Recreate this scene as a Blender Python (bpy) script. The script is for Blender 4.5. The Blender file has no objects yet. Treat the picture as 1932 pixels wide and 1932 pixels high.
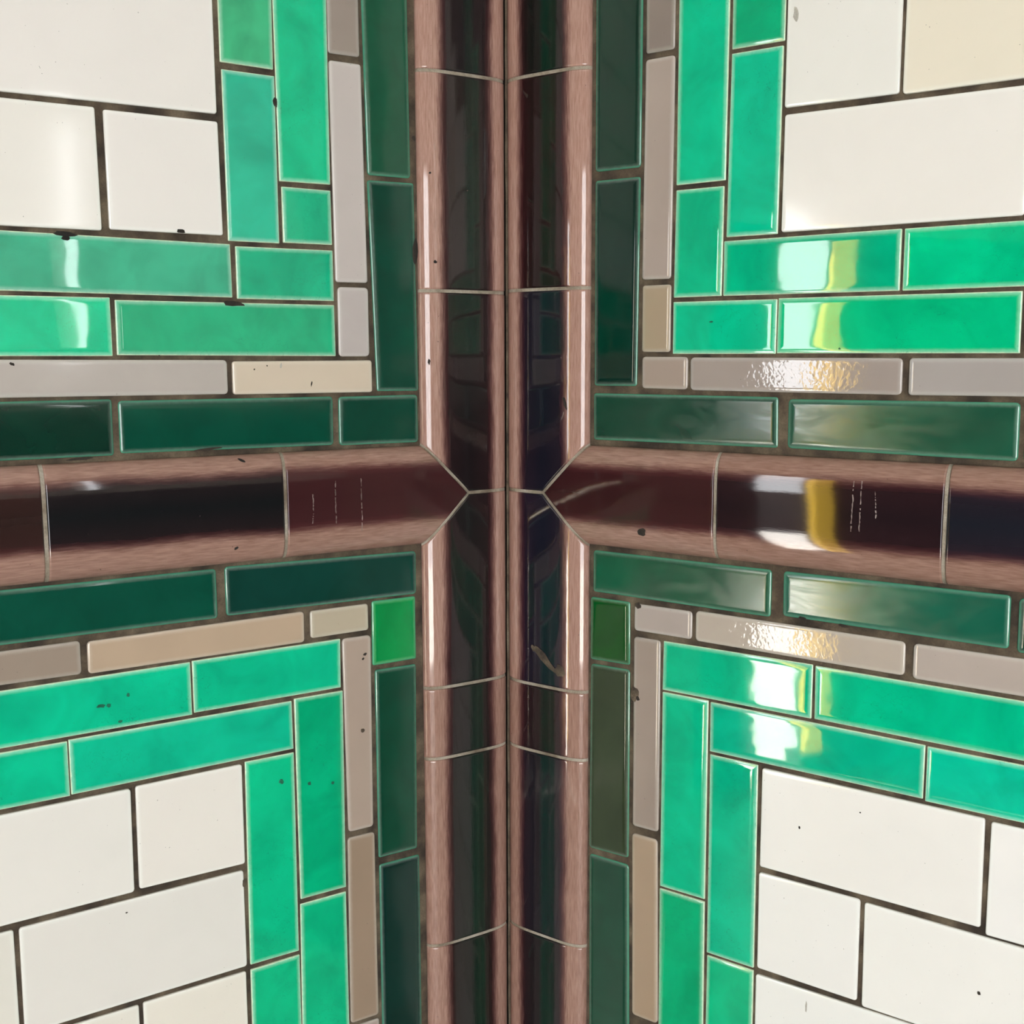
import bpy, math, random
from mathutils import Vector, Matrix
scene = bpy.context.scene
COL = scene.collection
R = random.Random(7)
MM = 0.001
EYE = 1.65                                    # height of the camera above the floor

# ------------------------------------------------------------------ camera
cam = bpy.data.cameras.new('camera')
cam.sensor_width = 36.0
cam.lens = 2177.04 / 1932 * 36.0
cam.clip_start = 0.02
cam_o = bpy.data.objects.new('camera', cam)
COL.objects.link(cam_o)
cam_o.matrix_world = (Matrix.Translation((0.003817, -0.905, EYE))
                      @ Matrix.Rotation(math.pi / 2 - 0.1356828, 4, 'X')
                      @ Matrix.Rotation(-0.0029486, 4, 'Z'))
scene.camera = cam_o

# ------------------------------------------------------------------ sky, daylight, exposure
SKY_STRENGTH = 17.0
world = bpy.data.worlds.new('overcast_sky')
scene.world = world
world.use_nodes = True
bg = world.node_tree.nodes['Background']
bg.inputs['Color'].default_value = (0.96, 0.98, 1.0, 1)
bg.inputs['Strength'].default_value = SKY_STRENGTH

SIDE_X = -3.06
VENT_Y0, VENT_Y1, VENT_Z0, VENT_Z1 = -2.27, -2.17, 1.66, 2.35      # narrow open slot window in the right side wall
ENT_X0, ENT_X1, ENT_H, BACK_Y = -0.75, 1.05, 2.35, -3.6     # invented street entrance behind the camera
SLIT_X, SLIT_Y0, SLIT_Y1, SLIT_H = -3.0, -2.14, -1.91, 2.15   # invented narrow side door standing ajar


def area(name, loc, rot, sx, sy, energy, color=(1, 1, 1), portal=False):
    l = bpy.data.lights.new(name, 'AREA')
    l.shape = 'RECTANGLE'
    l.size, l.size_y = sx, sy
    l.energy = energy
    l.color = color
    if portal:
        l.cycles.is_portal = True
    o = bpy.data.objects.new(name, l)
    o.location = loc
    o.rotation_euler = rot
    COL.objects.link(o)
    return o


area('entrance_daylight', ((ENT_X0 + ENT_X1) / 2, BACK_Y, ENT_H / 2), (math.pi / 2, 0, 0),
     ENT_X1 - ENT_X0, ENT_H, 1, portal=True)
area('door_daylight', (SLIT_X, (SLIT_Y0 + SLIT_Y1) / 2, SLIT_H / 2), (math.pi / 2, 0, -math.pi / 2),
     SLIT_Y1 - SLIT_Y0, SLIT_H, 1, portal=True)

sun = bpy.data.lights.new('sun', 'SUN')
sun.energy = 150.0
sun.angle = 0.01
sun.color = (1.0, 0.97, 0.92)
sun_o = bpy.data.objects.new('sun', sun)
sun_o.rotation_euler = Vector((0.55, -0.35, -0.75)).to_track_quat('-Z', 'Y').to_euler()
sun_o.location = (-5, 3, 6)
COL.objects.link(sun_o)

scene.view_settings.view_transform = 'Standard'
scene.view_settings.look = 'None'
scene.view_settings.exposure = -0.55
scene.view_settings.gamma = 1.0
scene.view_settings.use_curve_mapping = False
scene.cycles.use_denoising = True
scene.cycles.max_bounces = 8
scene.cycles.caustics_reflective = False


# ------------------------------------------------------------------ helpers
def lin(c, k=1.0):
    out = []
    for v in c[:3]:
        v = v / 255.0
        v = v / 12.92 if v <= 0.04045 else ((v + 0.055) / 1.055) ** 2.4
        out.append(v * k)
    return (out[0], out[1], out[2], 1.0)


def mesh_obj(name, verts, faces, mat, parent=None, loc=(0, 0, 0), smooth=True, attrs=None):
    me = bpy.data.meshes.new(name)
    me.from_pydata(verts, [], faces)
    if smooth:
        me.polygons.foreach_set('use_smooth', [True] * len(me.polygons))
    for an, vals in (attrs or {}).items():
        a = me.attributes.new(an, 'FLOAT', 'POINT')
        a.data.foreach_set('value', vals)
    if mat:
        me.materials.append(mat)
    me.update()
    o = bpy.data.objects.new(name, me)
    o.location = loc
    COL.objects.link(o)
    if parent:
        o.parent = parent
    return o


def box_data(x0, x1, y0, y1, z0, z1):
    v = [(x, y, z) for z in (z0, z1) for y in (y0, y1) for x in (x0, x1)]
    f = [(0, 2, 3, 1), (4, 5, 7, 6), (0, 1, 5, 4), (2, 6, 7, 3), (0, 4, 6, 2), (1, 3, 7, 5)]
    return v, f


def boxes(name, lst, mat, parent=None, loc=(0, 0, 0)):
    V, F = [], []
    for b in lst:
        v, f = box_data(*b)
        n = len(V)
        V += v
        F += [tuple(i + n for i in q) for q in f]
    return mesh_obj(name, V, F, mat, parent, loc, smooth=False)


class NT:
    def __init__(self, name):
        self.m = bpy.data.materials.new(name)
        self.m.use_nodes = True
        self.t = self.m.node_tree
        self.b = self.t.nodes['Principled BSDF']

    def n(self, typ, **kw):
        nd = self.t.nodes.new(typ)
        for k, v in kw.items():
            if k in nd.inputs:
                nd.inputs[k].default_value = v
            else:
                setattr(nd, k, v)
        return nd

    def l(self, a, b):
        self.t.links.new(a, b)

    def ramp(self, fac, stops, interp='LINEAR'):
        r = self.t.nodes.new('ShaderNodeValToRGB')
        r.color_ramp.interpolation = interp
        e = r.color_ramp.elements
        while len(e) < len(stops):
            e.new(0.5)
        for i, (p, c) in enumerate(stops):
            e[i].position = p
            e[i].color = c if len(c) == 4 else (*c, 1)
        self.l(fac, r.inputs[0])
        return r.outputs[0]

    def mix(self, fac, a, b, typ='MIX'):
        m = self.t.nodes.new('ShaderNodeMix')
        m.data_type = 'RGBA'
        m.blend_type = typ
        for sock, val in ((m.inputs[0], fac), (m.inputs[6], a), (m.inputs[7], b)):
            if hasattr(val, 'is_linked'):
                self.l(val, sock)
            else:
                sock.default_value = val
        return m.outputs[2]

    def math(self, op, a, b=0.0, c=None):
        m = self.t.nodes.new('ShaderNodeMath')
        m.operation = op
        vals = [a, b] + ([c] if c is not None else [])
        for i, val in enumerate(vals):
            if hasattr(val, 'is_linked'):
                self.l(val, m.inputs[i])
            else:
                m.inputs[i].default_value = val
        return m.outputs[0]

    def coords(self, scale=(1, 1, 1)):
        """object coordinates in metres, shifted by a random amount for every tile"""
        tc = self.n('ShaderNodeTexCoord')
        oi = self.n('ShaderNodeObjectInfo')
        mp = self.n('ShaderNodeMapping')
        mp.inputs['Scale'].default_value = scale
        off = self.math('MULTIPLY', oi.outputs['Random'], 37.0)
        cx = self.n('ShaderNodeCombineXYZ')
        for i in range(3):
            self.l(off, cx.inputs[i])
        self.l(tc.outputs['Object'], mp.inputs['Vector'])
        self.l(cx.outputs[0], mp.inputs['Location'])
        return mp.outputs[0]

    def noise(self, vec, scale, detail=2.0, rough=0.5, dist=0.0):
        nz = self.n('ShaderNodeTexNoise', Scale=scale, Detail=detail, Roughness=rough, Distortion=dist)
        self.l(vec, nz.inputs['Vector'])
        return nz.outputs['Fac']

    def bump(self, height, dist, strength=1.0, normal=None):
        b = self.n('ShaderNodeBump', Strength=strength, Distance=dist)
        self.l(height, b.inputs['Height'])
        if normal is not None:
            self.l(normal, b.inputs['Normal'])
        return b.outputs[0]


def plain(name, col, rough=0.6, var=0.0, scale=8.0):
    k = NT(name)
    k.b.inputs['Roughness'].default_value = rough
    c = lin(col)
    tc = k.n('ShaderNodeTexCoord')
    nz = k.noise(tc.outputs['Object'], scale, 4)
    dark = tuple(v * (1 - var) for v in c[:3]) + (1,)
    k.l(k.ramp(nz, [(0.3, dark), (0.7, c)]), k.b.inputs['Base Color'])
    return k.m


# ------------------------------------------------------------------ materials
def glaze(name, rim, rim_amt, edge_light, deep, rough, wave, wave_scale, ripple=0.0, crackle=0.0,
          mottle=0.12, fleck=0.0, haze=0.0, rim_w=0.9, ior=1.6):
    """object colour = tint of the glaze; thinner and paler over the edge, pooled darker inside"""
    k = NT(name)
    vec = k.coords()
    oi = k.n('ShaderNodeObjectInfo')
    ed = k.n('ShaderNodeAttribute', attribute_name='edge_distance')
    wob = k.noise(vec, 260, 2)
    d = k.math('ADD', ed.outputs['Fac'], k.math('MULTIPLY', k.math('SUBTRACT', wob, 0.5), 0.9))
    base = oi.outputs['Color']
    pale = k.mix(edge_light, base, (0.93, 1.0, 0.95, 1))
    dk = k.mix(1.0, base, (deep, deep, deep, 1), 'MULTIPLY')
    n1 = k.noise(vec, 26, 3, 0.55, 0.6)
    body = k.mix(k.math('MULTIPLY', k.ramp(n1, [(0.35, (0, 0, 0)), (0.7, (1, 1, 1))]), mottle * 4), base, dk)
    f = k.t.nodes.new('ShaderNodeMapRange')
    f.interpolation_type = 'SMOOTHSTEP'
    f.inputs[1].default_value, f.inputs[2].default_value = 0.5, 3.6
    k.l(d, f.inputs[0])
    c = k.mix(f.outputs[0], pale, body)
    f2 = k.t.nodes.new('ShaderNodeMapRange')
    f2.interpolation_type = 'SMOOTHSTEP'
    f2.inputs[1].default_value, f2.inputs[2].default_value = 0.15, rim_w
    f2.inputs[3].default_value, f2.inputs[4].default_value = rim_amt, 0.0
    k.l(d, f2.inputs[0])
    c = k.mix(f2.outputs[0], c, rim)
    if crackle:
        vo = k.n('ShaderNodeTexVoronoi', feature='DISTANCE_TO_EDGE', Scale=70.0)
        dv = k.n('ShaderNodeMixRGB', Fac=0.035)
        nzc = k.n('ShaderNodeTexNoise', Scale=120.0)
        k.l(vec, nzc.inputs['Vector'])
        k.l(vec, dv.inputs[1])
        k.l(nzc.outputs['Color'], dv.inputs[2])
        k.l(dv.outputs[0], vo.inputs['Vector'])
        line = k.ramp(vo.outputs['Distance'], [(0.0, (1, 1, 1)), (0.012, (0, 0, 0))])
        patch = k.ramp(k.noise(vec, 14, 2), [(0.5, (0, 0, 0)), (0.62, (1, 1, 1))])
        c = k.mix(k.math('MULTIPLY', k.math('MULTIPLY', line, patch), crackle), c, (0.01, 0.12, 0.07, 1))
    if fleck:
        fl = k.ramp(k.noise(vec, 620, 1), [(0.79, (0, 0, 0)), (0.815, (1, 1, 1))])
        c = k.mix(k.math('MULTIPLY', fl, fleck), c, (0.05, 0.045, 0.035, 1))
    k.l(c, k.b.inputs['Base Color'])
    if haze:
        hz = k.noise(k.coords((1, 1, 3)), 30, 4, 0.6, 1.0)
        k.l(k.ramp(hz, [(0.3, (rough,) * 3), (0.75, (rough + haze,) * 3)]), k.b.inputs['Roughness'])
    else:
        k.b.inputs['Roughness'].default_value = rough
    k.b.inputs['IOR'].default_value = ior
    nrm = k.bump(k.noise(vec, wave_scale, 1.5), wave * MM)
    if ripple:
        nrm = k.bump(k.noise(vec, 330, 1.5, 0.5, 0.4), ripple * MM, 1.0, nrm)
    k.l(nrm, k.b.inputs['Normal'])
    return k.m


M_WHITE = glaze('white_glaze', (0.62, 0.60, 0.55, 1), 0.5, 0.25, 0.95, 0.09, 0.10, 22, mottle=0.1, fleck=0.5)
M_GREEN = glaze('green_glaze', (0.66, 0.80, 0.58, 1), 0.9, 0.22, 0.60, 0.03, 0.09, 34, crackle=0.5, mottle=0.17, fleck=0.25)
M_GREY = glaze('grey_glaze', (0.50, 0.46, 0.42, 1), 0.4, 0.10, 0.90, 0.10, 0.06, 40, ripple=0.012, mottle=0.12, fleck=0.5)
M_RIPPLE = glaze('rippled_grey_glaze', (0.50, 0.46, 0.42, 1), 0.4, 0.10, 0.90, 0.03, 0.05, 40, ripple=0.045, mottle=0.12, fleck=0.3)
M_DARK = glaze('dark_green_glaze', (0.03, 0.27, 0.16, 1), 0.6, 0.08, 0.72, 0.05, 0.08, 30, mottle=0.2, haze=0.05, rim_w=1.9, ior=1.5)
M_SATIN = glaze('worn_dark_green_glaze', (0.02, 0.26, 0.15, 1), 0.55, 0.08, 0.70, 0.09, 0.06, 30, mottle=0.2, haze=0.14, rim_w=2.2)


def grout_mat(name, c0, c1, c2):
    k = NT(name)
    tc = k.n('ShaderNodeTexCoord')
    v = tc.outputs['Object']
    a = k.noise(v, 38, 4, 0.6)
    b = k.noise(v, 900, 3, 0.7)
    c = k.ramp(a, [(0.36, lin(c0)), (0.5, lin(c1)), (0.70, lin(c2))])
    c = k.mix(0.45, c, k.ramp(b, [(0.3, (0.25, 0.25, 0.25)), (0.7, (1, 1, 1))]), 'MULTIPLY')
    k.l(c, k.b.inputs['Base Color'])
    k.b.inputs['Roughness'].default_value = 0.9
    k.l(k.bump(b, 0.5 * MM, 0.8), k.b.inputs['Normal'])
    return k.m


M_GROUT = grout_mat('dark_grout', (42, 33, 24), (74, 62, 48), (108, 96, 78))
M_BED = grout_mat('moulding_mortar', (110, 98, 82), (150, 140, 125), (176, 168, 155))
M_CHIP = grout_mat('chipped_biscuit', (40, 32, 26), (84, 72, 58), (120, 106, 88))
M_GREENPIT = grout_mat('green_pit', (8, 70, 50), (14, 100, 74), (20, 120, 90))
M_STAIN = grout_mat('grey_stain', (176, 172, 162), (196, 190, 180), (206, 202, 194))
M_DRIP = grout_mat('lime_drip', (92, 78, 74), (130, 112, 108), (165, 152, 146))
M_SCAR = grout_mat('dark_chip', (18, 14, 12), (34, 28, 22), (60, 50, 40))


def moulding_mat():
    k = NT('brown_moulding_glaze')
    vec = k.coords()
    oi = k.n('ShaderNodeObjectInfo')
    at = k.n('ShaderNodeAttribute', attribute_name='across')
    al = k.n('ShaderNodeAttribute', attribute_name='along')
    cb = k.n('ShaderNodeCombineXYZ')
    k.l(k.math('MULTIPLY', at.outputs['Fac'], 34.0), cb.inputs[0])
    k.l(k.math('ADD', k.math('MULTIPLY', al.outputs['Fac'], 7.0), k.math('MULTIPLY', oi.outputs['Random'], 50.0)), cb.inputs[1])
    st = k.n('ShaderNodeTexNoise', Scale=1.0, Detail=3.0, Roughness=0.6)
    k.l(cb.outputs[0], st.inputs['Vector'])
    w = k.math('MULTIPLY', k.math('SUBTRACT', st.outputs['Fac'], 0.5), 0.10)
    w2 = k.math('MULTIPLY', k.math('SUBTRACT', k.noise(vec, 18, 2), 0.5), 0.12)
    a = k.math('ADD', k.math('ABSOLUTE', at.outputs['Fac']), k.math('ADD', w, w2))
    col = k.ramp(a, [(0.0, (0, 0, 0)), (0.42, (0.05, 0.05, 0.05)), (0.56, (0.33, 0.33, 0.33)),
                     (0.66, (0.85, 0.85, 0.85)), (0.80, (1, 1, 1)), (1.0, (0.86, 0.86, 0.86))])
    core = oi.outputs['Color']
    edge_n = k.ramp(st.outputs['Fac'], [(0.3, lin((132, 102, 91))), (0.75, lin((160, 131, 121)))])
    tone = k.ramp(oi.outputs['Alpha'], [(0.0, (0.55, 0.48, 0.42)), (0.5, (0.95, 0.92, 0.90)), (1.0, (1.38, 1.38, 1.38))])
    edge_n = k.mix(1.0, edge_n, tone, 'MULTIPLY')
    mid = k.mix(0.5, core, lin((92, 48, 50)))
    c = k.mix(k.ramp(col, [(0.0, (0, 0, 0)), (0.4, (1, 1, 1))]), core, mid)
    c = k.mix(k.ramp(col, [(0.2, (0, 0, 0)), (0.9, (1, 1, 1))]), c, edge_n)
    pit = k.ramp(k.noise(vec, 420, 1), [(0.79, (0, 0, 0)), (0.81, (1, 1, 1))])
    c = k.mix(k.math('MULTIPLY', pit, 0.5), c, (0.03, 0.02, 0.02, 1))
    k.l(c, k.b.inputs['Base Color'])
    k.b.inputs['Roughness'].default_value = 0.04
    k.b.inputs['IOR'].default_value = 1.5
    n = k.bump(k.noise(vec, 26, 1.5), 0.04 * MM)
    n = k.bump(st.outputs['Fac'], 0.008 * MM, 1.0, n)
    k.l(n, k.b.inputs['Normal'])
    return k.m


M_MOULD = moulding_mat()

# ------------------------------------------------------------------ unseen hall and street, invented to give the reflections
ANG_L, ANG_R = 0.9981041, 0.9321022
M_CREAM = plain('unseen_cream_wall_paint', (160, 154, 142), 0.6, 0.1, 3)
M_DADO = plain('unseen_dark_green_dado_paint', (13, 23, 19), 0.8, 0.3, 4)
M_CEIL = plain('unseen_white_ceiling_paint', (226, 224, 218), 0.7, 0.06, 2)
M_FLOOR = plain('unseen_grey_floor_screed', (120, 114, 106), 0.45, 0.25, 6)


def structure(o, label):
    o['kind'] = 'structure'
    o['label'] = label
    return o


CEIL_Z = 2.95
structure(boxes('floor', [(SIDE_X, 2.0, BACK_Y - 1.5, 1.2, -0.1, 0.0)], M_FLOOR), 'grey screed floor of the invented hall below the tiled corner')
structure(boxes('ceiling', [(SIDE_X, 2.0, BACK_Y - 0.2, 1.2, CEIL_Z, CEIL_Z + 0.1)], M_CEIL), 'invented white ceiling above the tiled corner')
LEN_L, LEN_R = 1.5, 2.18


def dado_wall(name, pts_boxes, dado_h, label):
    lo, hi = [], []
    for (x0, x1, y0, y1, z0, z1) in pts_boxes:
        if z0 < dado_h:
            lo.append((x0, x1, y0, y1, z0, min(z1, dado_h)))
        if z1 > dado_h:
            hi.append((x0, x1, y0, y1, max(z0, dado_h), z1))
    V, F, mi = [], [], []
    for k, grp in enumerate((lo, hi)):
        for b in grp:
            v, f = box_data(*b)
            n = len(V)
            V += v
            F += [tuple(i + n for i in q) for q in f]
            mi += [k] * 6
    o = mesh_obj(name, V, F, M_DADO, smooth=False)
    o.data.materials.append(M_CREAM)
    o.data.polygons.foreach_set('material_index', mi)
    return structure(o, label)


dado_wall('wall_back', [(SIDE_X, ENT_X0, BACK_Y - 0.2, BACK_Y, 0, CEIL_Z), (ENT_X1, 2.0, BACK_Y - 0.2, BACK_Y, 0, CEIL_Z),
                        (ENT_X0, ENT_X1, BACK_Y - 0.2, BACK_Y, ENT_H, CEIL_Z)], 1.5, 'invented back wall with the wide street entrance, behind the camera')
dado_wall('wall_side_right', [(1.76, 1.82, BACK_Y, VENT_Y0, 0, CEIL_Z), (1.76, 1.82, VENT_Y1, -1.30, 0, CEIL_Z), (1.76, 1.82, VENT_Y0, VENT_Y1, 0, VENT_Z0), (1.76, 1.82, VENT_Y0, VENT_Y1, VENT_Z1, CEIL_Z)], 1.5, 'plain right side wall with dark dado beyond the tiled wall')
dado_wall('unseen_wall_side_left', [(SIDE_X, SLIT_X, BACK_Y, SLIT_Y0, 0, CEIL_Z), (SIDE_X, SLIT_X, SLIT_Y1, 1.2, 0, CEIL_Z),
                             (SIDE_X, SLIT_X, SLIT_Y0, SLIT_Y1, SLIT_H, CEIL_Z)], 2.1, 'plain invented left side wall with a narrow door opening')
dado_wall('unseen_wall_side_far', [(SIDE_X, -1.0, 1.0, 1.2, 0, CEIL_Z)], 2.1, 'plain invented wall at the end of the side passage')

structure(boxes('wall_light_block', [(-1.40, -1.28, -0.82, 1.05, 0, CEIL_Z)], M_DADO), 'unseen plain wall added to keep sky light out behind the left tiled wall')  # unseen, added to stop sky light leaking into the passage
structure(boxes('unseen_pavement', [(-14.0, SIDE_X, -12.0, 3.0, -0.1, 0.0), (SIDE_X, 2.0, -8.0, BACK_Y - 1.5, -0.1, 0.0)], plain('unseen_pale_paving', (214, 210, 204), 0.8, 0.1, 5)), 'pale invented street paving outside the hall')
structure(boxes('reflection_wall', [(-7.8, -7.6, -9.0, 1.0, 0.0, 0.80)], plain('dark_reflection_wall', (52, 48, 46), 0.7, 0.2, 5)), 'unseen low dark wall added outside the side door for the reflections')  # unseen, added for the dark band in the reflections

# unseen glowing panel, added to give the yellow streak in the reflections
k = NT('added_yellow_glow')
k.b.inputs['Base Color'].default_value = (0.8, 0.5, 0.03, 1)
k.b.inputs['Emission Color'].default_value = (1.0, 0.62, 0.05, 1)
k.b.inputs['Emission Strength'].default_value = 9.0
M_YELLOW_GLOW = k.m
M_METAL = plain('dark_metal', (44, 44, 46), 0.4, 0.1)
yellow_glow = bpy.data.objects.new('yellow_glow_column', None)
COL.objects.link(yellow_glow)
yellow_glow.location = (SLIT_X + 0.09, SLIT_Y0 + 0.02, 0)
yellow_glow['label'] = 'tall added unseen yellow glow column beside the narrow side door'
yellow_glow['category'] = 'yellow_glow'
boxes('added_glow_panel', [(-0.02, 0.02, -0.04, 0.04, 0.12, 2.05)], M_YELLOW_GLOW, yellow_glow)
boxes('added_glow_base', [(-0.06, 0.06, -0.08, 0.08, 0.0, 0.12)], M_METAL, yellow_glow)
boxes('added_glow_cap', [(-0.03, 0.03, -0.06, 0.06, 2.05, 2.09)], M_METAL, yellow_glow)

# fluorescent fitting on the ceiling
lamp = bpy.data.objects.new('ceiling_lamp', None)
COL.objects.link(lamp)
lamp.location = (0.0, -1.7, CEIL_Z)
lamp['label'] = 'long white ceiling lamp fitted across the invented hall'
lamp['category'] = 'ceiling lamp'
boxes('housing', [(-0.7, 0.7, -0.08, 0.08, -0.05, 0.0)], M_CEIL, lamp)
tube = area('lamp_tube', (0, 0, -0.06), (0, 0, 0), 1.35, 0.14, 16, (1.0, 0.95, 0.86))
tube.parent = lamp


# ------------------------------------------------------------------ the two tiled walls
# wall frame: x to the right as seen, z up, -y out of the wall; origin on the corner line at eye height
def wall_root(name, rz, boxes_, label):
    o = boxes(name, boxes_, M_GROUT)
    o.location = (0, 0, EYE)
    o.rotation_euler = (0, 0, rz)
    return structure(o, label)


RZ_L = math.pi / 2 - ANG_L
RZ_R = -(math.pi / 2 - ANG_R)
GR = 0.0014                                     # depth of the joints
wall_L = wall_root('wall_left', RZ_L, [(-LEN_L, 0.0, GR, 0.12, -EYE, CEIL_Z - EYE)],
                   'left tiled wall of the corner, dark grout between white, green and grey tiles')
wall_R = wall_root('wall_right', RZ_R, [(0.0, LEN_R, GR, 0.12, -EYE, CEIL_Z - EYE)],
                   'right tiled wall of the corner, dark grout between white, green and grey tiles')

NAME = dict(white='white_tile', green='green_tile', grey='grey_tile', dark='dark_green_tile')
# corner radius, then rings (distance in from the edge, height above the face), mm
PROFILE = dict(
    white=(2.0, [(0, -1.1), (0.12, -0.38), (0.45, -0.12), (1.2, 0.0), (3.2, 0.0)]),
    green=(0.5, [(0, -0.9), (0.12, -0.45), (0.8, -0.24), (2.0, -0.10), (3.4, -0.022), (4.2, 0.0), (6.0, 0.0)]),
    grey=(2.4, [(0, -1.1), (0.15, -0.50), (0.7, -0.18), (1.7, 0.0), (3.4, 0.0)]),
    dark=(2.2, [(0, -1.1), (0.2, -0.75), (1.2, -0.42), (2.8, -0.08), (3.8, 0.0), (5.6, 0.0)]))
MATS = dict(white=M_WHITE, green=M_GREEN, grey=M_GREY, dark=M_DARK)
SEG = 3


def inset_line(p, q, d):
    ex, ez = q[0] - p[0], q[1] - p[1]
    l = math.hypot(ex, ez)
    ex, ez = ex / l, ez / l
    return (p[0] + ez * d, p[1] - ex * d), (ex, ez)      # corners run clockwise seen from the front


def inset_quad(q, d):
    L = [inset_line(q[i], q[(i + 1) % 4], d) for i in range(4)]
    out = []
    for i in range(4):
        (p1, d1), (p2, d2) = L[i - 1], L[i]
        den = d1[0] * d2[1] - d1[1] * d2[0]
        t = ((p2[0] - p1[0]) * d2[1] - (p2[1] - p1[1]) * d2[0]) / den
        out.append((p1[0] + d1[0] * t, p1[1] + d1[1] * t))
    return out


def ring(q, d, r):
    """rounded outline inset by d, corner radius r"""
    r = max(r, 0.02)
    pts = []
    c = inset_quad(q, d + r)
    for i in range(4):
        _, d0 = inset_line(q[i - 1], q[i], 0)
        _, d1 = inset_line(q[i], q[(i + 1) % 4], 0)
        n0 = (-d0[1], d0[0])
        n1 = (-d1[1], d1[0])
        a0 = math.atan2(n0[1], n0[0])
        a1 = math.atan2(n1[1], n1[0])
        while a1 > a0:
            a1 -= 2 * math.pi
        for s in range(SEG + 1):
            a = a0 + (a1 - a0) * s / SEG
            pts.append((c[i][0] + r * math.cos(a), c[i][1] + r * math.sin(a)))
    return pts


def make_tile(parent, kind, q, colour, mat=None, label=None, tilt=0.55):
    cx = sum(p[0] for p in q) / 4
    cz = sum(p[1] for p in q) / 4
    lq = [(p[0] - cx, p[1] - cz) for p in q]
    rc, prof = PROFILE[kind]
    rc = rc * R.uniform(0.75, 1.25)
    V, F, E = [], [], []
    N = 4 * (SEG + 1)
    rings = [(0.0, -7.0)] + prof
    for d, h in rings:
        for (x, z) in ring(lq, d, rc - d):
            V.append((x * MM, -h * MM, z * MM))
            E.append(d)
    for k in range(len(rings) - 1):
        a, b = k * N, (k + 1) * N
        for i in range(N):
            j = (i + 1) % N
            F.append((a + i, a + j, b + j, b + i))
    V.append((0.0, 0.0, 0.0))
    E.append(max(6.0, prof[-1][0]))
    e = (len(rings) - 1) * N
    for i in range(N):
        F.append((e + i, e + (i + 1) % N, len(V) - 1))
    o = mesh_obj(NAME[kind], V, F, mat or MATS[kind], parent, (cx * MM, 0, cz * MM), attrs={'edge_distance': E})
    o.color = colour
    w = abs(lq[1][0] - lq[0][0])
    h = abs(lq[0][1] - lq[3][1])
    o.rotation_euler = (math.radians(R.gauss(0, tilt) * min(1, 40 / h)), 0, math.radians(R.gauss(0, tilt) * min(1, 40 / w)))
    if label:
        o['label'] = label
    return o


def jitter(c, amt):
    g = R.uniform(-amt, amt)
    return tuple(max(0.0, v + g + R.uniform(-amt, amt) * 0.3) for v in c)


DEFAULT = dict(white=(238, 234, 228), green=(8, 188, 138), grey=(166, 152, 142), dark=(12, 62, 48))
COLOUR = {
    'L': dict(w1=(236, 231, 226), w2=(236, 232, 225), w3=(236, 231, 226), w4=(233, 229, 222), w5=(235, 229, 221),
              w6=(228, 224, 217), w7=(226, 222, 212), w8=(232, 226, 214), w9=(230, 225, 214),
              g1=(62, 178, 128), g2=(42, 182, 148), g3=(4, 190, 138), g4=(34, 176, 132), h1=(58, 172, 136), h2=(18, 174, 130),  # paler greens here hold some of the reflected veil in their tint
              h3=(12, 202, 148), h4=(32, 172, 124), h5=(10, 194, 146), h6=(12, 190, 142), h7=(12, 192, 144), h8=(14, 186, 144),
              g5=(4, 172, 120), g6=(12, 184, 130), g7=(14, 192, 138), g8=(12, 184, 130),
              d1=(20, 78, 56), d2=(8, 62, 48), k1=(10, 48, 36), k2=(6, 68, 52), k3=(6, 62, 48), k4=(8, 72, 56), k5=(14, 58, 50),
              d3=(3, 140, 70), d4=(8, 64, 46), d5=(6, 44, 38),
              y1=(148, 136, 128), y2=(194, 185, 181), y3=(186, 177, 174), y4=(178, 170, 164), y5=(206, 191, 172),
              y6=(150, 135, 122), y7=(182, 160, 138), y8=(182, 170, 150), y9=(168, 150, 138), y10=(148, 128, 110)),
    'R': dict(w1=(238, 236, 230), w2=(236, 228, 210), w3=(240, 236, 230), w4=(241, 238, 233), w5=(242, 240, 237), w6=(240, 238, 234),
              w7=(242, 240, 235), w8=(240, 239, 235),
              g1=(4, 190, 142), g2=(4, 185, 136), g3=(2, 166, 116), g4=(4, 190, 146), h1=(2, 180, 132), h2=(4, 200, 140),
              h3=(4, 190, 142), h4=(4, 188, 128), h5=(8, 186, 138), h6=(4, 190, 140), h7=(6, 180, 140), h8=(10, 204, 164),
              g5=(6, 188, 140), g6=(2, 168, 114), g7=(4, 184, 140), g8=(4, 184, 130),
              d1=(8, 46, 34), d2=(5, 40, 32), k1=(12, 62, 46), k2=(28, 82, 62), k4=(12, 76, 52), k5=(20, 92, 72),
              d3=(0, 70, 14), d4=(42, 56, 34), d5=(15, 64, 46),
              y1=(128, 116, 108), y2=(164, 149, 141), y3=(160, 142, 120), y4=(158, 142, 132), y5=(158, 146, 140), y6=(165, 158, 155),
              y7=(168, 156, 150), y8=(182, 170, 158), y9=(178, 166, 158), y10=(150, 135, 125), y11=(160, 138, 116))}
LABEL = {('L', 'd3'): 'short bright emerald tile, brighter than the dark green tiles around it',
         ('R', 'd3'): 'short deep bottle green tile under the dark green row',
         ('L', 'y5'): 'beige tile among the grey ones', ('R', 'w2'): 'cream tinted white tile',
         ('R', 'y5'): 'rippled grey tile catching the daylight', ('R', 'y8'): 'rippled grey tile glaring with daylight',
         ('L', 'w3'): 'half length white tile', ('L', 'w5'): 'half length white tile', ('L', 'w8'): 'half length white tile',
         ('R', 'w1'): 'half length white tile', ('R', 'w6'): 'half length white tile'}
SPECIAL = {('R', 'y5'): M_RIPPLE, ('R', 'y8'): M_RIPPLE, ('R', 'k1'): M_SATIN, ('R', 'k2'): M_SATIN,
           ('R', 'k4'): M_SATIN, ('R', 'k5'): M_SATIN, ('R', 'k6'): M_SATIN}
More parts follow.
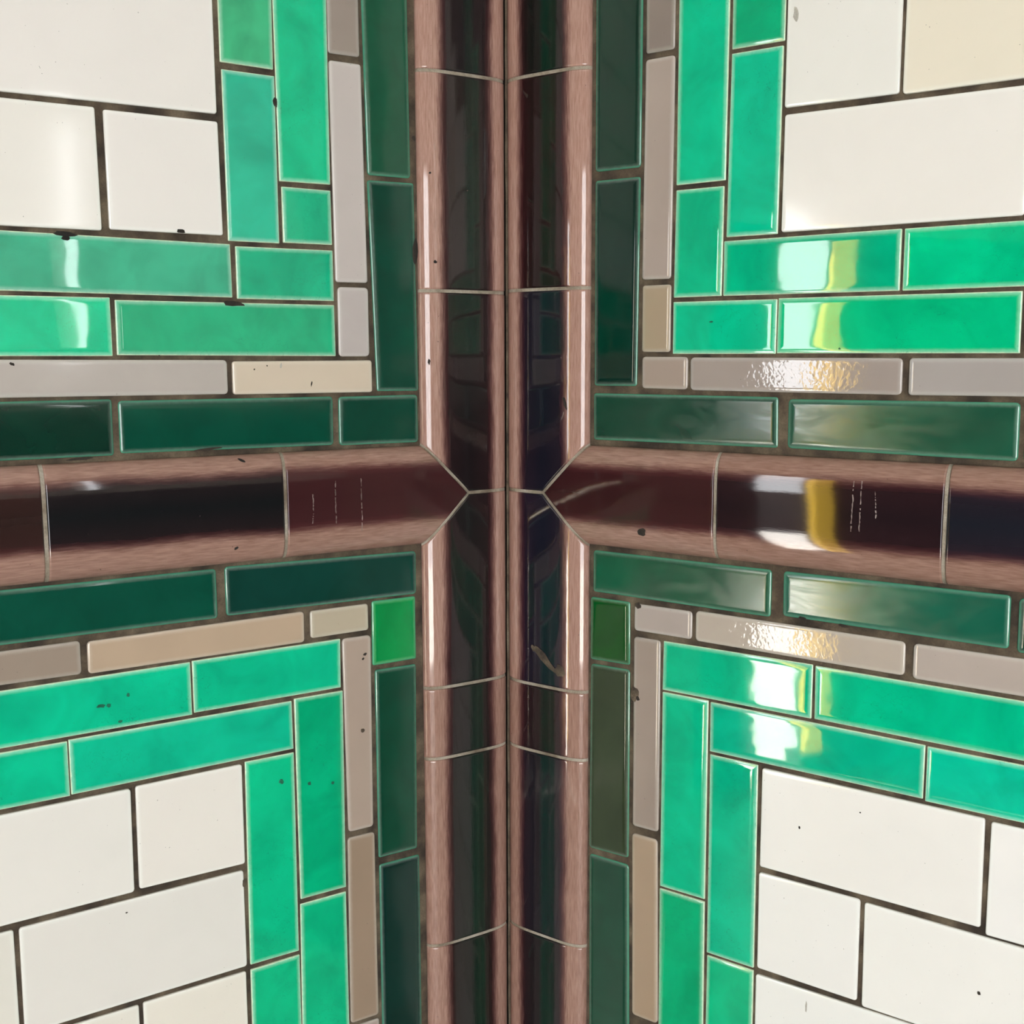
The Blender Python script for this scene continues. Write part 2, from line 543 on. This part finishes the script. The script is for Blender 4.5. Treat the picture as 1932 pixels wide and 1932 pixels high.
ALB = 0.92

# every tile the photograph shows: wall, key, kind, four corners (mm from the corner line, mm from eye height)
TABLE = '''
L w1 white -374.7,229.3 -224.5,230.2 -224.1,156.5 -374.3,155.5
L w2 white -452,151.8 -301.8,152.6 -301,77.8 -451.2,77.4
L w3 white -296.9,151.8 -223.9,151.8 -222.9,78.8 -296.5,78.8
L g1 green -221.4,342.3 -183.5,341.8 -184.3,189.4 -220.8,189.8
L g2 green -220.1,185.4 -183.7,185.3 -183.5,75.6 -219.5,75.6
L g3 green -183.6,269.5 -144.6,269.9 -145.1,117.4 -182.2,117.1
L g4 green -180.9,113.7 -144.5,113.6 -144.5,76.4 -180.8,76.3
L y1 grey -144.2,354.9 -121.3,354.9 -120.5,205.6 -144.1,205.5
L y2 grey -143.9,200.8 -119.7,200.9 -117.5,51 -142.5,50.9
L y3 grey -141.3,47.6 -117.3,47.7 -117.2,-1.1 -141.2,-1.1
L d1 dark -118.8,274.3 -82.5,274.6 -81.8,126.6 -116,126.4
L d2 dark -116.4,122.8 -79.3,123.4 -77.6,-26.6 -111.7,-26.2
L h1 green -370.9,75.1 -218.3,73.5 -217.9,38.4 -370.4,39.2
L h2 green -214.8,72.4 -144.2,72.7 -144.1,37.7 -214.7,37.7
L h3 green -450.8,36.4 -298.3,36.6 -298.1,-0.3 -450.6,0.1
L h4 green -295.2,35.2 -143.9,35 -143.9,-0.8 -295.5,0.3
L y4 grey -372.4,-2.1 -223.1,-3.1 -223.1,-26.1 -372.4,-25.3
L y5 grey -219.9,-4 -115.5,-3.8 -115.5,-26.9 -220,-26.4
L k1 dark -448.1,-27.8 -300.2,-27.7 -300.4,-63.8 -448.3,-63.8
L k2 dark -296.4,-28.9 -146.9,-29.3 -147.1,-63.9 -296.4,-62.8
L k3 dark -142.4,-29.7 -78.3,-29.4 -78.2,-64.8 -142.5,-64.4
L k4 dark -384.4,-144.2 -236.4,-144.8 -236.3,-179.2 -384.3,-178.9
L k5 dark -230.4,-144.1 -81.8,-147.2 -81.9,-180.1 -230.2,-178.7
L y6 grey -477,-183.6 -327.7,-182.5 -327.6,-204.8 -476.9,-203.7
L y7 grey -323.5,-183.8 -173.2,-182.3 -173.2,-205 -323.6,-205.4
L y8 grey -168.6,-182.8 -122.4,-182.8 -122.3,-202.8 -168.6,-202.9
L d3 dark -119.3,-181.6 -82.7,-181.9 -82.7,-230.6 -119.7,-230.7
L d4 dark -117.8,-234.4 -83.1,-234.8 -84.1,-382.9 -117.5,-382.8
L d5 dark -117.3,-388.4 -82.4,-388.5 -82.4,-536.5 -117.3,-536.4
L y9 grey -144.1,-206.7 -120.8,-206.7 -121.5,-356.1 -142.3,-356.2
L y10 grey -143.2,-360.6 -121,-360.6 -120.2,-510.5 -144,-510.4
L h5 green -409.2,-208.2 -256.7,-207.3 -256.7,-244.5 -409.2,-245.2
L h6 green -255.5,-206.8 -145.7,-206.3 -145.8,-243.1 -255.4,-243.6
L h7 green -491.5,-247.9 -339,-247.8 -339,-284.9 -491.5,-284.8
L h8 green -338.2,-247.1 -184.4,-246.9 -184.2,-282.6 -338.3,-284.1
L g5 green -182.6,-245.7 -144.5,-245.7 -145.3,-398.8 -182,-398.8
L g6 green -182.3,-402.7 -145.5,-402.4 -145.5,-554.9 -184.1,-555.2
L g7 green -220.8,-285.5 -183.9,-285.5 -184.6,-438.2 -222.1,-438.1
L g8 green -222.1,-442 -184.2,-441.5 -184.2,-594 -222.5,-594.5
L w4 white -450.8,-288.7 -300.6,-287.8 -301.2,-361.1 -451.5,-363
L w5 white -297.4,-287.2 -223.1,-286.4 -223.3,-360.4 -298,-360
L w6 white -375.1,-366.1 -224.8,-364.9 -224.5,-438.2 -375.6,-439.8
L w7 white -528.5,-366.2 -378.3,-366.3 -378.2,-440 -528.5,-440
L w8 white -299.3,-442.4 -225.5,-441.8 -225.5,-515.6 -299.4,-516.1
L w9 white -452.4,-443.4 -302.1,-443 -302.2,-516.8 -452.4,-517.2
R d1 dark 79.7,278.2 117.8,278.1 117.7,130.1 80.1,130.2
R d2 dark 80.2,123.9 117.5,123.7 116.5,-22.8 80.7,-23
R y1 grey 120,355.1 143,355 143.2,205.6 120.7,205.7
R y2 grey 120.8,201.6 143.7,201.7 143.1,52.1 119.9,52.2
R y3 grey 120.4,48.2 143.3,48.2 143.3,1.4 120.6,1.4
R g1 green 146.3,267.6 183.9,267.8 183.3,115.3 146.2,115.1
R g2 green 146.2,111.8 182.5,111.7 182.1,39 145.5,38.9
R g3 green 186.2,351.1 223.2,351.1 222.9,198.6 186,198.7
R g4 green 186,196 222.3,195.7 221.6,77.7 184.6,77.8
R w1 white 224.4,230.5 298,229.9 297.9,156.1 224.2,156.7
R w2 white 300.1,228.9 450.3,229 450.3,155.2 300,155.2
R w3 white 224.7,152.5 373.2,151.5 373.2,78.7 224.3,78.4
R h1 green 183.3,75.3 303,75.8 303,38.3 183.2,38.9
R h2 green 304.7,75.8 457.2,76 457.1,38.6 304.7,38.2
R h3 green 145.4,36 222.7,35.7 222.5,-0.1 145.4,-0
R h4 green 223.7,36.2 374.7,35.8 375,-0.2 223.4,0.2
R y4 grey 120.9,-1.8 157.5,-2.1 157.4,-24.7 120.9,-24.4
R y5 grey 159.6,-2.4 307,-2.9 307,-25.8 159.7,-25.2
R y6 grey 311,-2.9 460.3,-3 460.4,-25 311.1,-25.8
R k1 dark 80.2,-28.5 225.1,-28.7 225.8,-62.5 80.5,-62.9
R k2 dark 232.5,-29.8 377,-29 377.2,-63.6 232.6,-62.3
R k4 dark 80.6,-146.2 224.1,-145.7 224.1,-178.5 80.5,-177.9
R k5 dark 232.7,-145.6 377.8,-144.5 378.1,-177.5 232.8,-176.5
R k6 dark 382.5,-145.5 530.5,-145.5 530.8,-178.7 382.8,-178.7
R y7 grey 117.2,-182.5 164.5,-182.5 164.5,-202.9 117.1,-202.7
R y8 grey 167.4,-181.3 316.3,-182.2 316.5,-204.4 167.5,-203.3
R y9 grey 321.4,-182.3 470.7,-182.1 470.8,-205.4 321.5,-205.3
R d3 dark 78.9,-182.2 112.9,-182.2 113.4,-230.3 78.6,-230.7
R d4 dark 79.3,-234.1 113.4,-233.8 113.9,-381.7 78.6,-382
R d5 dark 78.6,-387 114.2,-387 116.3,-535 79.5,-535
R y10 grey 116.8,-207.5 139.1,-207.6 139.5,-354.2 117.4,-354.4
R y11 grey 116.9,-360.4 138.9,-360.4 141.4,-507.3 118.8,-507.4
R h5 green 141.7,-207.3 255.4,-206.9 255.5,-244.3 141.6,-243.8
R h6 green 257.2,-207.2 409.7,-208.4 410.2,-245.4 257.7,-244
R h7 green 180.5,-246.2 331.6,-247.4 331.5,-283.1 180.7,-282.6
R h8 green 332.9,-247.7 485.4,-248 485.4,-284 333,-284.1
R g5 green 141.5,-245.5 178.6,-245.7 179,-395.7 141.8,-395.7
R g6 green 141.5,-397.7 178.9,-397.6 180,-550.1 142.4,-550.2
R g7 green 180.8,-285 217.9,-285.1 218.8,-436 181.6,-436
R g8 green 182,-438.1 218.7,-438.1 219.1,-590.6 181.6,-590.5
R w4 white 221.4,-286.2 370.1,-286.6 370.7,-358.7 221.1,-358.8
R w5 white 373.7,-287.8 523.9,-287.5 524.1,-361.9 373.9,-362
R w6 white 220.9,-362.8 293.8,-362.3 294.2,-435 221.5,-434.7
R w7 white 296.8,-363.2 447.1,-364.2 447.8,-437.1 297.5,-437.4
R w8 white 220.7,-439.6 371,-437.8 371.2,-511.5 221,-513.3
'''
tiles = {}
used = {'L': [], 'R': []}
for ln in TABLE.strip().splitlines():
    p = ln.split()
    q = [tuple(map(float, s.split(','))) for s in p[3:]]
    w, key, kind = p[:3]
    c = COLOUR[w].get(key, DEFAULT[kind])
    tiles[w, key] = make_tile(wall_L if w == 'L' else wall_R, kind, q, lin(c, ALB), SPECIAL.get((w, key)), LABEL.get((w, key)))
    xs = [a for a, _ in q]
    zs = [b for _, b in q]
    used[w].append((min(xs), max(xs), min(zs), max(zs)))


# the same bond carried on past the frame
def free(w, x0, x1, z0, z1):
    return not any(x0 < b - 4 and x1 > a + 4 and z0 < d - 4 and z1 > c + 4 for a, b, c, d in used[w])


def extra(w, kind, x0, x1, z0, z1):
    if not free(w, x0, x1, z0, z1):
        return
    used[w].append((x0, x1, z0, z1))
    make_tile(wall_L if w == 'L' else wall_R, kind, [(x0, z1), (x1, z1), (x1, z0), (x0, z0)],
              lin(jitter(DEFAULT[kind], 8), ALB))


U_MAX, Z_TOP, Z_BOT = 640.0, 620.0, -900.0
for w, sg in (('L', -1), ('R', 1)):
    def ex(kind, u0, u1, z0, z1):
        a, b = sorted((sg * u0, sg * u1))
        extra(w, kind, a, b, z0, z1)
    off = 0.0 if w == 'L' else -18.0
    for kind, a, b, step in (('dark', 80, 116, 152), ('grey', 121 + 0, 144, 152.5), ('green', 148, 185, 155), ('green', 188, 225, 155)):
        if w == 'R':
            a, b = {80: (70, 106), 121: (110, 133), 148: (137, 174), 188: (176, 213)}[a]
        elif w == 'L':
            a, b = {80: (81, 116), 121: (120, 143), 148: (145, 182), 188: (184, 221)}[a]
        hi = max([d for (p, q, c, d) in used[w] if min(abs(p), abs(q)) < b - 4 and max(abs(p), abs(q)) > a + 4 and max(abs(p), abs(q)) - min(abs(p), abs(q)) < 60] + [0])
        lo = min([c for (p, q, c, d) in used[w] if min(abs(p), abs(q)) < b - 4 and max(abs(p), abs(q)) > a + 4 and max(abs(p), abs(q)) - min(abs(p), abs(q)) < 60] + [0])
        z = hi + 3
        while z < Z_TOP:
            ex(kind, a, b, z, z + step - 3)
            z += step
        z = lo - 3
        while z > Z_BOT:
            ex(kind, a, b, z - step + 3, z)
            z -= step
    bands = [('green', 39, 75), ('green', 0.5, 36.5), ('grey', -25.5, -2), ('dark', -63, -28.5),
             ('dark', -179, -146), ('grey', -205, -183), ('green', -246, -208.5), ('green', -285.5, -249.5)]
    for kind, z0, z1 in bands:
        zc = (z0 + z1) / 2
        u = max([max(abs(p), abs(q)) for (p, q, c, d) in used[w] if c - 2 < zc < d + 2] + [0])
        while u < U_MAX:
            ex(kind, u + 3, u + 152, z0, z1)
            u += 152
    edge = 223.0 if w == 'L' else 214.0
    for k, z0 in enumerate([80 + 75.5 * n for n in range(8)] + [-362 - 76.5 * n for n in range(8)]):
        row = [max(abs(p), abs(q)) for (p, q, c, d) in used[w] if c < z0 + 36 < d and max(abs(p), abs(q)) > edge + 20]
        u = max(row) if row else edge + (-75 if k % 2 == (1 if w == 'L' else 0) else 0)
        while u < U_MAX:
            ex('white', max(u + 3, edge + 1.5), u + 150, z0, z0 + 72)
            u += 153

# ------------------------------------------------------------------ brown half-round mouldings
S = 0.905
UC, VC, HW, RISE = 43.6 * S, -115.6 * S, 41.2 * S, 8.2
NS = 34
CEN = {}


def rise(t):
    t = min(1.0, abs(t))
    return RISE * (1 - t ** 4.6) ** 0.6


def samples(n=NS):
    out = []
    for i in range(n + 1):
        a = -1 + 2 * i / n
        out.append(math.copysign(1 - (1 - abs(a)) ** 1.55, a))
    return out


def moulding(name, parent, axis, s0, s1, mat, drop=0.0, sg=1, glz=0.0, glz_w=1.0, ends=True, colour=None, label=None):
    """half-round piece. axis 'u' lies along the wall, 'v' stands upright.
    s0(t), s1(t): the two ends along the axis for every position t across; mm in wall axes, u away from the corner"""
    T = samples()
    rows = [0.0, 0.4, 1.1, 1.9, None, -1.9, -1.1, -0.4, -0.001]
    hs = [-2.2, -0.42, 0, 0, 0, 0, 0, -0.42, -2.2] if ends else [0] * 9
    V, AC, AL = [], [], []
    cols = [(T[0], -4.0)] + [(t, None) for t in T] + [(T[-1], -4.0)]
    cx = UC if axis == 'v' else (s0(0) + s1(0)) / 2
    cz = VC if axis == 'u' else (s0(0) + s1(0)) / 2
    for r, h in zip(rows, hs):
        for t, fixed in cols:
            a, b = s0(t), s1(t)
            pos = (a + b) / 2 if r is None else (a + r if r >= 0 else b + r)
            n = (rise(t) + h - drop) if fixed is None else fixed
            n = max(n, -4.0)
            u, v = (pos, VC + t * HW) if axis == 'u' else (UC + t * HW, pos)
            V.append((sg * (u - cx) * MM, -n * MM, (v - cz) * MM))
            AC.append((t - glz) * glz_w)
            AL.append(pos / 100.0)
    nc = len(cols)
    F = []
    for i in range(len(rows) - 1):
        for j in range(nc - 1):
            q = (i * nc + j, i * nc + j + 1, (i + 1) * nc + j + 1, (i + 1) * nc + j)
            F.append(q if (axis == 'u') == (sg < 0) else q[::-1])
    o = mesh_obj(name, V, F, mat, parent, (sg * cx * MM, 0, cz * MM), attrs={'across': AC, 'along': AL})
    CEN[o.name] = (cx, cz)
    if colour:
        o.color = colour
    if label:
        o['label'] = label
    return o


def const(x):
    return lambda t: x


G2 = 0.9                                         # half a joint
CORE = {'L': (30, 22, 24), 'R': (22, 18, 26)}
mould = {}
for w, sg, wall, side in (('L', -1, wall_L, 'left'), ('R', 1, wall_R, 'right')):
    n_r, n_u = ('trim_1', 'trim_3') if w == 'L' else ('trim_2', 'trim_4')
    # mortar bed of the level rail, the tiles on it are its parts
    tip = lambda t, g=0.0: UC + abs(t) * HW + g * 1.414
    bed = moulding(n_r, None, 'u', lambda t: tip(t), const(LEN_L * 400), M_BED, drop=0.9, sg=sg, ends=False)
    bed.location = Vector((0, 0, EYE)) + (Matrix.Rotation(RZ_L if w == 'L' else RZ_R, 3, 'Z') @ bed.location)
    bed.rotation_euler = (0, 0, RZ_L if w == 'L' else RZ_R)
    structure(bed, 'level rail of brown half-round moulding tiles on the %s wall' % side)
    joints = [207.5, 382.5, 555] if w == 'L' else [204.0, 375.0, 548]
    joints = [j * S for j in joints]
    glz = 0.10 if w == 'L' else 0.06
    base = bed.location.copy()
    bx = (UC + LEN_L * 400) / 2 * MM * sg
    loc0 = Vector((bx, 0, VC * MM))

    def rail(a, b, c, lab=None):
        o = moulding('moulding_tile', bed, 'u', a, b, M_MOULD, sg=sg, glz=glz, colour=lin(c)[:3] + (R.uniform(0.26, 0.44) + (0.08 if w == 'L' else 0.0),), label=lab)
        o.location = o.location - loc0
        return o
    cols = [(52, 26, 28), (16, 18, 20), (40, 26, 24)] if w == 'L' else [(46, 22, 24), (30, 20, 24), (24, 26, 34)]
    mould[w, 'r0'] = rail(lambda t: tip(t, G2), const(joints[0] - G2), cols[0], 'mitred end piece of the rail')
    mould[w, 'r1'] = rail(const(joints[0] + G2), const(joints[1] - G2), cols[1])
    mould[w, 'r2'] = rail(const(joints[1] + G2), const(joints[2] - G2), cols[2])
    # hand-set pieces are never quite in line
    for kk, dz in (('r0', -0.15), ('r1', 0.12 if w == 'R' else -0.2), ('r2', 0.2)):
        mould[w, kk].rotation_euler = (0, 0, math.radians(dz))
    # upright
    bed = moulding(n_u, None, 'v', const(-940), const(830), M_BED, drop=0.9, sg=sg, ends=False)
    rz = RZ_L if w == 'L' else RZ_R
    bed.location = Vector((0, 0, EYE)) + (Matrix.Rotation(rz, 3, 'Z') @ bed.location)
    bed.rotation_euler = (0, 0, rz)
    structure(bed, 'upright strip of brown half-round moulding tiles on the %s side of the corner' % side)
    loc0 = Vector((sg * UC * MM, 0, -55 * MM))
    # glaze core tones below run from brown-black (left) to blue-black (right)
    up = lambda t, g: VC + max(0.0, t) * HW + (g * 1.414 if t > 0.02 else g)
    dn = lambda t, g: VC - max(0.0, t) * HW - (g * 1.414 if t > 0.02 else g)
    jz = [223.5, 51.5, -281.5, -344.0, -514.5] if w == 'L' else [224.0, 53.2, -284.0, -344.0, -513.0]
    jz = [j * S for j in jz]
    spans = [(const(jz[0] + G2), const(jz[0] + 152)), (const(jz[1] + G2), const(jz[0] - G2)), (lambda t: up(t, G2), const(jz[1] - G2)),
             (const(jz[2] + G2), lambda t: dn(t, G2)), (const(jz[3] + G2), const(jz[2] - G2)), (const(jz[4] + G2), const(jz[3] - G2)),
             (const(jz[4] - 152), const(jz[4] - G2))]
    spans += [(const(jz[4] - 154 * (n + 1) + 2), const(jz[4] - 154 * n)) for n in (1, 2, 3)]
    spans += [(const(jz[0] + 154 * n), const(jz[0] + 154 * (n + 1) - 2)) for n in (1, 2, 3)]
    cl = ([(24, 22, 24), (30, 26, 26), (22, 18, 20), (24, 20, 22), (26, 24, 24), (22, 26, 24), (16, 18, 16)] if w == 'L' else
          [(10, 14, 14), (26, 14, 16), (18, 20, 30), (20, 20, 32), (28, 18, 22), (20, 20, 28), (20, 18, 22)])
    for i, (a, b) in enumerate(spans):
        o = moulding('moulding_tile', bed, 'v', a, b, M_MOULD, sg=sg, glz=0.0, colour=lin(cl[i % len(cl)])[:3] + ([0.75, 0.74, 0.66, 0.66, 0.45, 0.45, 0.5][i] if i < 7 else 0.5,),
                     label={2: 'upper mitred piece at the crossing', 3: 'lower mitred piece at the crossing', 4: 'short cut piece of moulding'}.get(i))
        o.location = o.location - loc0
        mould[w, 'u%d' % i] = o

# grout fillet that closes the corner between the two uprights
uL, uR = 2.4 * S, 2.0 * S
cl_, sl_ = math.cos(RZ_L), math.sin(RZ_L)
cr_, sr_ = math.cos(RZ_R), math.sin(RZ_R)


def plan(sg, u, n):
    if sg < 0:
        return (-u * cl_ + n * sl_) * MM, (-u * sl_ - n * cl_) * MM
    return (u * cr_ + n * sr_) * MM, (u * sr_ - n * cr_) * MM


V, F = [], []
prof = [plan(-1, uL - 0.9, -1.5), plan(-1, uL - 0.8, 0.6), ((plan(-1, uL, 1.0)[0] + plan(1, uR, 1.0)[0]) / 2, (plan(-1, uL, 0.6)[1] + plan(1, uR, 0.6)[1]) / 2),
        plan(1, uR + 0.6, 1.4), plan(1, uR + 0.8, -1.0)]
zs = [-0.94 + i * 0.014 for i in range(127)]
for z in zs:
    for (x, y) in prof:
        V.append((x + R.uniform(-0.0002, 0.0002), y + R.uniform(-0.0003, 0.0002), z))
for i in range(len(zs) - 1):
    for j in range(4):
        F.append((i * 5 + j, i * 5 + j + 1, i * 5 + j + 6, i * 5 + j + 5))
M_FILLET = grout_mat('corner_grout', (58, 48, 38), (98, 84, 68), (124, 112, 94))
fil = mesh_obj('trim_5', V, F, M_FILLET, None, (0, 0, EYE), smooth=False)
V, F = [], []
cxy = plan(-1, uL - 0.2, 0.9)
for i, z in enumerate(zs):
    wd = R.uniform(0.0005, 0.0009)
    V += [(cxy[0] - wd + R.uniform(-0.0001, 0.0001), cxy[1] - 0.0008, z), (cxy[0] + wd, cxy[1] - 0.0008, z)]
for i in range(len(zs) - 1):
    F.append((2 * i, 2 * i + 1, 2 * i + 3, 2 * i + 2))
k = NT('painted_gap_shade')  # near-black strip stands in for the shade inside the gap
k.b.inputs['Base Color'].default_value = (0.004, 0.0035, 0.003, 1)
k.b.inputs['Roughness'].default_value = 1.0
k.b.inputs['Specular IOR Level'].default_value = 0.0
mesh_obj('crack_shade', V, F, k.m, fil, smooth=False)['label'] = 'thin black strip painted as the shade in the gap along the grout'
structure(fil, 'narrow brown grout fillet running down the corner between the uprights')


# ------------------------------------------------------------------ chips and scars in the glaze
def chip(tile, pts, y, mat):
    """thin irregular scar; pts in mm from the tile centre, y(x, z) = height of the face in mm"""
    cx = sum(p[0] for p in pts) / len(pts)
    cz = sum(p[1] for p in pts) / len(pts)
    n = len(pts)
    V = [(x * MM, -(y(x, z) + 0.05) * MM, z * MM) for x, z in pts]
    V += [((cx + (x - cx) * 0.55) * MM, -(y(cx + (x - cx) * 0.55, cz + (z - cz) * 0.55) + 0.22) * MM, (cz + (z - cz) * 0.55) * MM) for x, z in pts]
    V.append((cx * MM, -(y(cx, cz) + 0.12) * MM, cz * MM))
    F = [(i, (i + 1) % n, n + (i + 1) % n, n + i) for i in range(n)] + [(n + i, n + (i + 1) % n, 2 * n) for i in range(n)]
    return mesh_obj('chip', V, F, mat, tile, smooth=False)


def blob(cx, cz, rx, rz, n=11, rot=0.0):
    out = []
    for i in range(n):
        a = -2 * math.pi * i / n
        k = R.uniform(0.72, 1.15)
        x, z = rx * k * math.cos(a), rz * k * math.sin(a)
        out.append((cx + x * math.cos(rot) - z * math.sin(rot), cz + x * math.sin(rot) + z * math.cos(rot)))
    return out


for key, x, z, rx, rz, rot, mat in (
        (('L', 'y4'), -358.7, -4.9, 1.81, 0.97, -0.4, M_SCAR),
        (('L', 'y9'), -125.9, -220.6, 1.77, 1.03, 0.5, M_SCAR),
        (('L', 'y9'), -127.7, -224.0, 1.15, 1.03, 0, M_SCAR),
        (('L', 'y9'), -129.3, -278.9, 1.78, 1.59, 0.6, M_CHIP),
        (('L', 'h5'), -316.7, -227.8, 3.12, 1.39, 0, M_GREENPIT),
        (('L', 'h5'), -312.0, -228.3, 1.56, 1.40, 0, M_GREENPIT),
        (('L', 'h5'), -299.1, -223.2, 1.18, 1.41, 0, M_GREENPIT),
        (('L', 'h5'), -305.1, -240.4, 1.58, 1.05, 0, M_GREENPIT),
        (('L', 'g7'), -194.3, -305.4, 1.72, 2.30, 0.5, M_GREENPIT),
        (('L', 'g5'), -172.8, -311.1, 1.31, 1.55, 0.3, M_GREENPIT),
        (('L', 'g5'), -154.4, -314.6, 1.32, 1.57, 0.3, M_GREENPIT),
        (('L', 'h1'), -323.7, 74.7, 6.97, 1.64, -0.06, M_SCAR),
        (('L', 'h1'), -323.2, 72.2, 2.94, 1.97, 0, M_SCAR),
        (('L', 'h4'), -217.1, 34.4, 8.38, 1.78, -0.04, M_SCAR),
        (('L', 'g2'), -183.9, 168.3, 1.60, 3.56, 0.1, M_SCAR),
        (('L', 'w3'), -251.3, 80.2, 3.09, 1.38, 0, M_SCAR),
        (('L', 'w6'), -307.3, -374.2, 0.80, 0.57, 0, M_SCAR),
        (('L', 'w6'), -224.6, -374.7, 1.70, 3.04, 0, M_CHIP),
        (('L', 'h4'), -268.9, -0.1, 0.58, 0.52, 0, M_SCAR),
        (('R', 'y10'), 118.5, -251.4, 3.54, 6.33, -0.2, M_CHIP),
        (('R', 'y10'), 120.8, -253.9, 1.77, 2.37, 0.2, M_SCAR),
        (('R', 'w4'), 249.8, -322.5, 0.82, 1.09, 0, M_SCAR),
        (('R', 'w4'), 291.7, -301.6, 0.63, 0.56, 0, M_SCAR),
        (('R', 'w7'), 372.2, -401.9, 1.13, 1.34, 0.5, M_SCAR),
        (('R', 'w8'), 259.0, -451.5, 0.83, 4.44, 0, M_STAIN),
        (('R', 'w1'), 230.3, 213.5, 1.88, 5.38, 0, M_STAIN),
        (('R', 'y7'), 120.3, -183.4, 2.63, 2.73, 0, M_CHIP),
        (('R', 'k5'), 275.5, -177.3, 3.90, 1.04, -0.1, M_SCAR),
        (('R', 'k5'), 246.9, -175.9, 2.79, 1.07, -0.1, M_SCAR),
        (('L', 'k2'), -237.9, -62.5, 10.00, 0.89, 0.08, M_SCAR),
        (('L', 'k1'), -322.0, -64.9, 8.29, 1.01, 0.06, M_SCAR),
        (('R', 'h4'), 266.4, 3.0, 0.76, 0.68, 0, M_GREENPIT),
        (('R', 'h3'), 175.2, 21.8, 1.63, 0.73, 0, M_GREENPIT),
        (('L', 'y5'), -185.3, -7.2, 0.82, 2.20, -0.2, M_STAIN),
        (('L', 'y5'), -162.9, -20.0, 0.50, 2.24, -0.2, M_SCAR),
        (('L', 'y5'), -195.3, -7.2, 0.65, 0.58, 0, M_SCAR),
        (('L', 'y5'), -204.5, -9.6, 0.65, 0.58, 0, M_SCAR)):
    tl = tiles[key]
    ox, oz = tl.location.x / MM, tl.location.z / MM
    chip(tl, blob(x - ox, z - oz, rx, rz, rot=rot), lambda a, b: 0.0, mat)

for key, ax, u, v, rx, rz, rot, mat in (
        (('R', 'u3'), 'v', 31.3, -227.5, 3.34, 2.07, -0.8, M_CHIP),
        (('R', 'u3'), 'v', 42.4, -234.7, 17.07, 3.09, -0.72, M_CHIP),
        (('R', 'u3'), 'v', 56.4, -241.7, 5.17, 4.91, -0.3, M_CHIP),
        (('R', 'r0'), 'u', 126.7, -127.4, 3.96, 3.06, 0, M_SCAR),
        (('L', 'u1'), 'v', 79.2, 75.0, 2.23, 9.30, 0, M_SCAR),
        (('L', 'u1'), 'v', 69.5, 130.6, 0.88, 0.77, 0, M_SCAR),
        (('L', 'u1'), 'v', 79.1, 154.9, 1.31, 1.90, 0.2, M_SCAR),
        (('L', 'u2'), 'v', 71.8, -5.0, 0.90, 2.35, 0, M_SCAR),
        (('L', 'u1'), 'v', 66.4, 67.5, 1.34, 1.17, 0, M_SCAR),
        (('L', 'r1'), 'u', 224.4, -130.4, 1.66, 1.09, 0.4, M_SCAR),
        (('L', 'r1'), 'u', 217.4, -70.9, 2.90, 1.08, -0.4, M_SCAR),
        (('R', 'u2'), 'v', 60.0, -35.8, 1.36, 5.53, 0.3, M_SCAR),
        (('L', 'u1'), 'v', 39.3, 120.0, 0.90, 0.39, 0, M_SCAR)):
    tl = mould[key]
    sg = -1 if key[0] == 'L' else 1
    tc_u, tc_v = CEN[tl.name]
    if ax == 'v':
        face = lambda a, b: 0.3 + rise((sg * a + tc_u - UC) / HW)
    else:
        face = lambda a, b: 0.3 + rise((b + tc_v - VC) / HW)
    chip(tl, blob(sg * (u - tc_u), v - tc_v, rx, rz, rot=rot), face, mat)

# pale mineral drips that have run down over the level rails
for key, u, v0, v1 in (
        (('L', 'r0'), 150.2, -88.8, -119.5),
        (('L', 'r0'), 130.1, -88.1, -126.2),
        (('L', 'r0'), 167.6, -97.2, -118.1),
        (('R', 'r1'), 281.8, -80.5, -113.1),
        (('R', 'r1'), 287.0, -80.2, -112.7),
        (('R', 'r1'), 295.8, -86.4, -103.4)):
    tl = mould[key]
    sg = -1 if key[0] == 'L' else 1
    tc_u, tc_v = CEN[tl.name]
    V, F = [], []
    n = 26
    x = 0.0
    for i in range(n + 1):
        v = v0 + (v1 - v0) * i / n
        x += R.uniform(-0.22, 0.22)
        wd = R.uniform(0.08, 0.5)
        for e in (-wd, wd):
            V.append(((sg * (u - tc_u) + x + e) * MM, -(rise((v - VC) / HW) + 0.06) * MM, (v - tc_v) * MM))
    for i in range(n):
        if R.random() < 0.85:
            F.append((2 * i, 2 * i + 1, 2 * i + 3, 2 * i + 2))
    mesh_obj('lime_drip', V, F, M_DRIP, tl, smooth=False)
